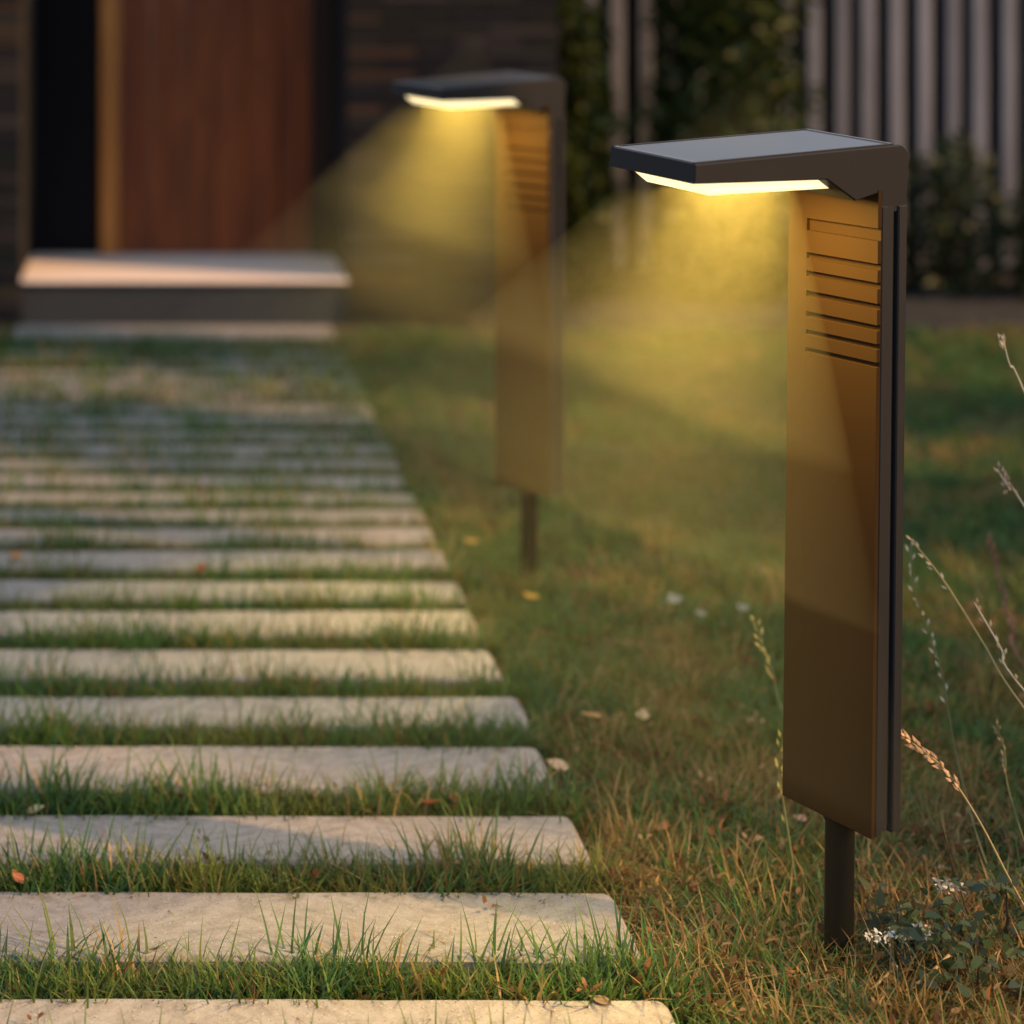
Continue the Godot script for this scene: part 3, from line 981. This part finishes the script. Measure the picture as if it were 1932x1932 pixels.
	# white flowers far in the lawn
	var wf := [[1272, 1132, "biggest white flower far out in the lawn between the lamps"], [1322, 1158, "small white flower in the lawn, second from the farther lamp"], [1402, 1148, "faint white flower in the lawn, close to the nearer lamp's post"]]
	for k in wf.size():
		var d: float = (EYE - 0.05) * FOCAL / (wf[k][1] - CY)
		var x: float = (wf[k][0] - CX) / FOCAL * d
		var n := thing("white_flower", wf[k][2], "flower", Vector3(x, 0, -d), "white flowers in the lawn")
		part("stem", tube_mesh(PackedVector3Array([Vector3(0, -0.02, 0), Vector3(0.002, 0.025, 0), Vector3(0, 0.05, 0)]), 0.0012, 0.001, 5), plain(lin(0.06, 0.1, 0.03), 0.8, 0.3), n)
		part("petals", leaf_cloud(40 if k == 0 else 22, 120 + k, func(_p: Vector3) -> bool: return true, Vector3(-0.008, 0.046, -0.008), Vector3(0.008, 0.056, 0.008), 0.009 if k == 0 else 0.0065, [Color(0.5, 0.5, 0.46)]), M.dry, n)
	# fallen leaves
	var fall := [
		[812, 1517, 0.032, Color(0.3, 0.09, 0.04), "reddish fallen leaf on the grass edge, left one of a pair"], [858, 1506, 0.026, Color(0.26, 0.12, 0.06), "brown fallen leaf on the grass edge, right one of a pair"],
		[68, 1528, 0.03, Color(0.55, 0.42, 0.24), "pale tan fallen leaf near the photo's left edge"], [36, 1660, 0.03, Color(0.45, 0.16, 0.08), "orange red fallen leaf in the near grass at far left"],
		[380, 1076, 0.036, Color(0.22, 0.04, 0.03), "dark red fallen leaf between stone bars, blurred"], [28, 1052, 0.04, Color(0.5, 0.24, 0.1), "orange fallen leaf on a stone bar at far left, blurred"],
		[1115, 1352, 0.04, Color(0.5, 0.3, 0.14), "orange tan fallen leaf in the lawn, left one of two"], [1212, 1352, 0.03, Color(0.45, 0.33, 0.2), "small tan fallen leaf in the lawn, right one of two"],
		[1132, 1888, 0.026, Color(0.22, 0.16, 0.1), "grey brown leaf on the edge of the lowest stone bar"], [1050, 1445, 0.036, Color(0.5, 0.36, 0.24), "pale leaf at the right end of a stone bar"],
		[890, 1025, 0.042, Color(0.6, 0.42, 0.12), "yellow leaf beside the farther lamp's stake"], [1000, 1128, 0.036, Color(0.55, 0.32, 0.06), "golden leaf on the lawn below the farther lamp"],
		[1250, 1560, 0.028, Color(0.36, 0.14, 0.07), "rusty leaf in the lawn left of the nearer lamp"], [1510, 1545, 0.026, Color(0.4, 0.22, 0.16), "pinkish brown leaf behind the nearer lamp's stake"]]
	for k in fall.size():
		var f: Array = fall[k]
		var y := 0.026
		var d: float = (EYE - y) * FOCAL / (f[1] - CY)
		var x: float = (f[0] - CX) / FOCAL * d
		var st := SurfaceTool.new()
		st.begin(Mesh.PRIMITIVE_TRIANGLES)
		st.set_smooth_group(0)
		st.set_color(f[3])
		var s: float = f[2]
		var cup := rng.randf_range(0.15, 0.45)
		var prev := []
		for i in 7:
			var t := i / 6.0
			var wdt := s * 0.34 * sin(PI * pow(t, 0.75)) + 0.0004
			var lift := s * cup * (t - 0.5) * (t - 0.5) * 2.0
			var row := [Vector3(t * s - s / 2, lift + wdt * cup, -wdt), Vector3(t * s - s / 2, lift, 0), Vector3(t * s - s / 2, lift + wdt * cup * 1.3, wdt)]
			if prev:
				for q in 2: quad(st, prev[q], prev[q + 1], row[q + 1], row[q], Vector3.UP)
			prev = row
		var o := part("fallen_leaf", done(st), M.dry, self)
		o.position = Vector3(x, y, -d)
		o.rotation = Vector3(rng.randf_range(-0.3, 0.3), rng.randf() * TAU, rng.randf_range(-0.2, 0.4))
		meta(o, f[4], "leaf", "fallen leaves")
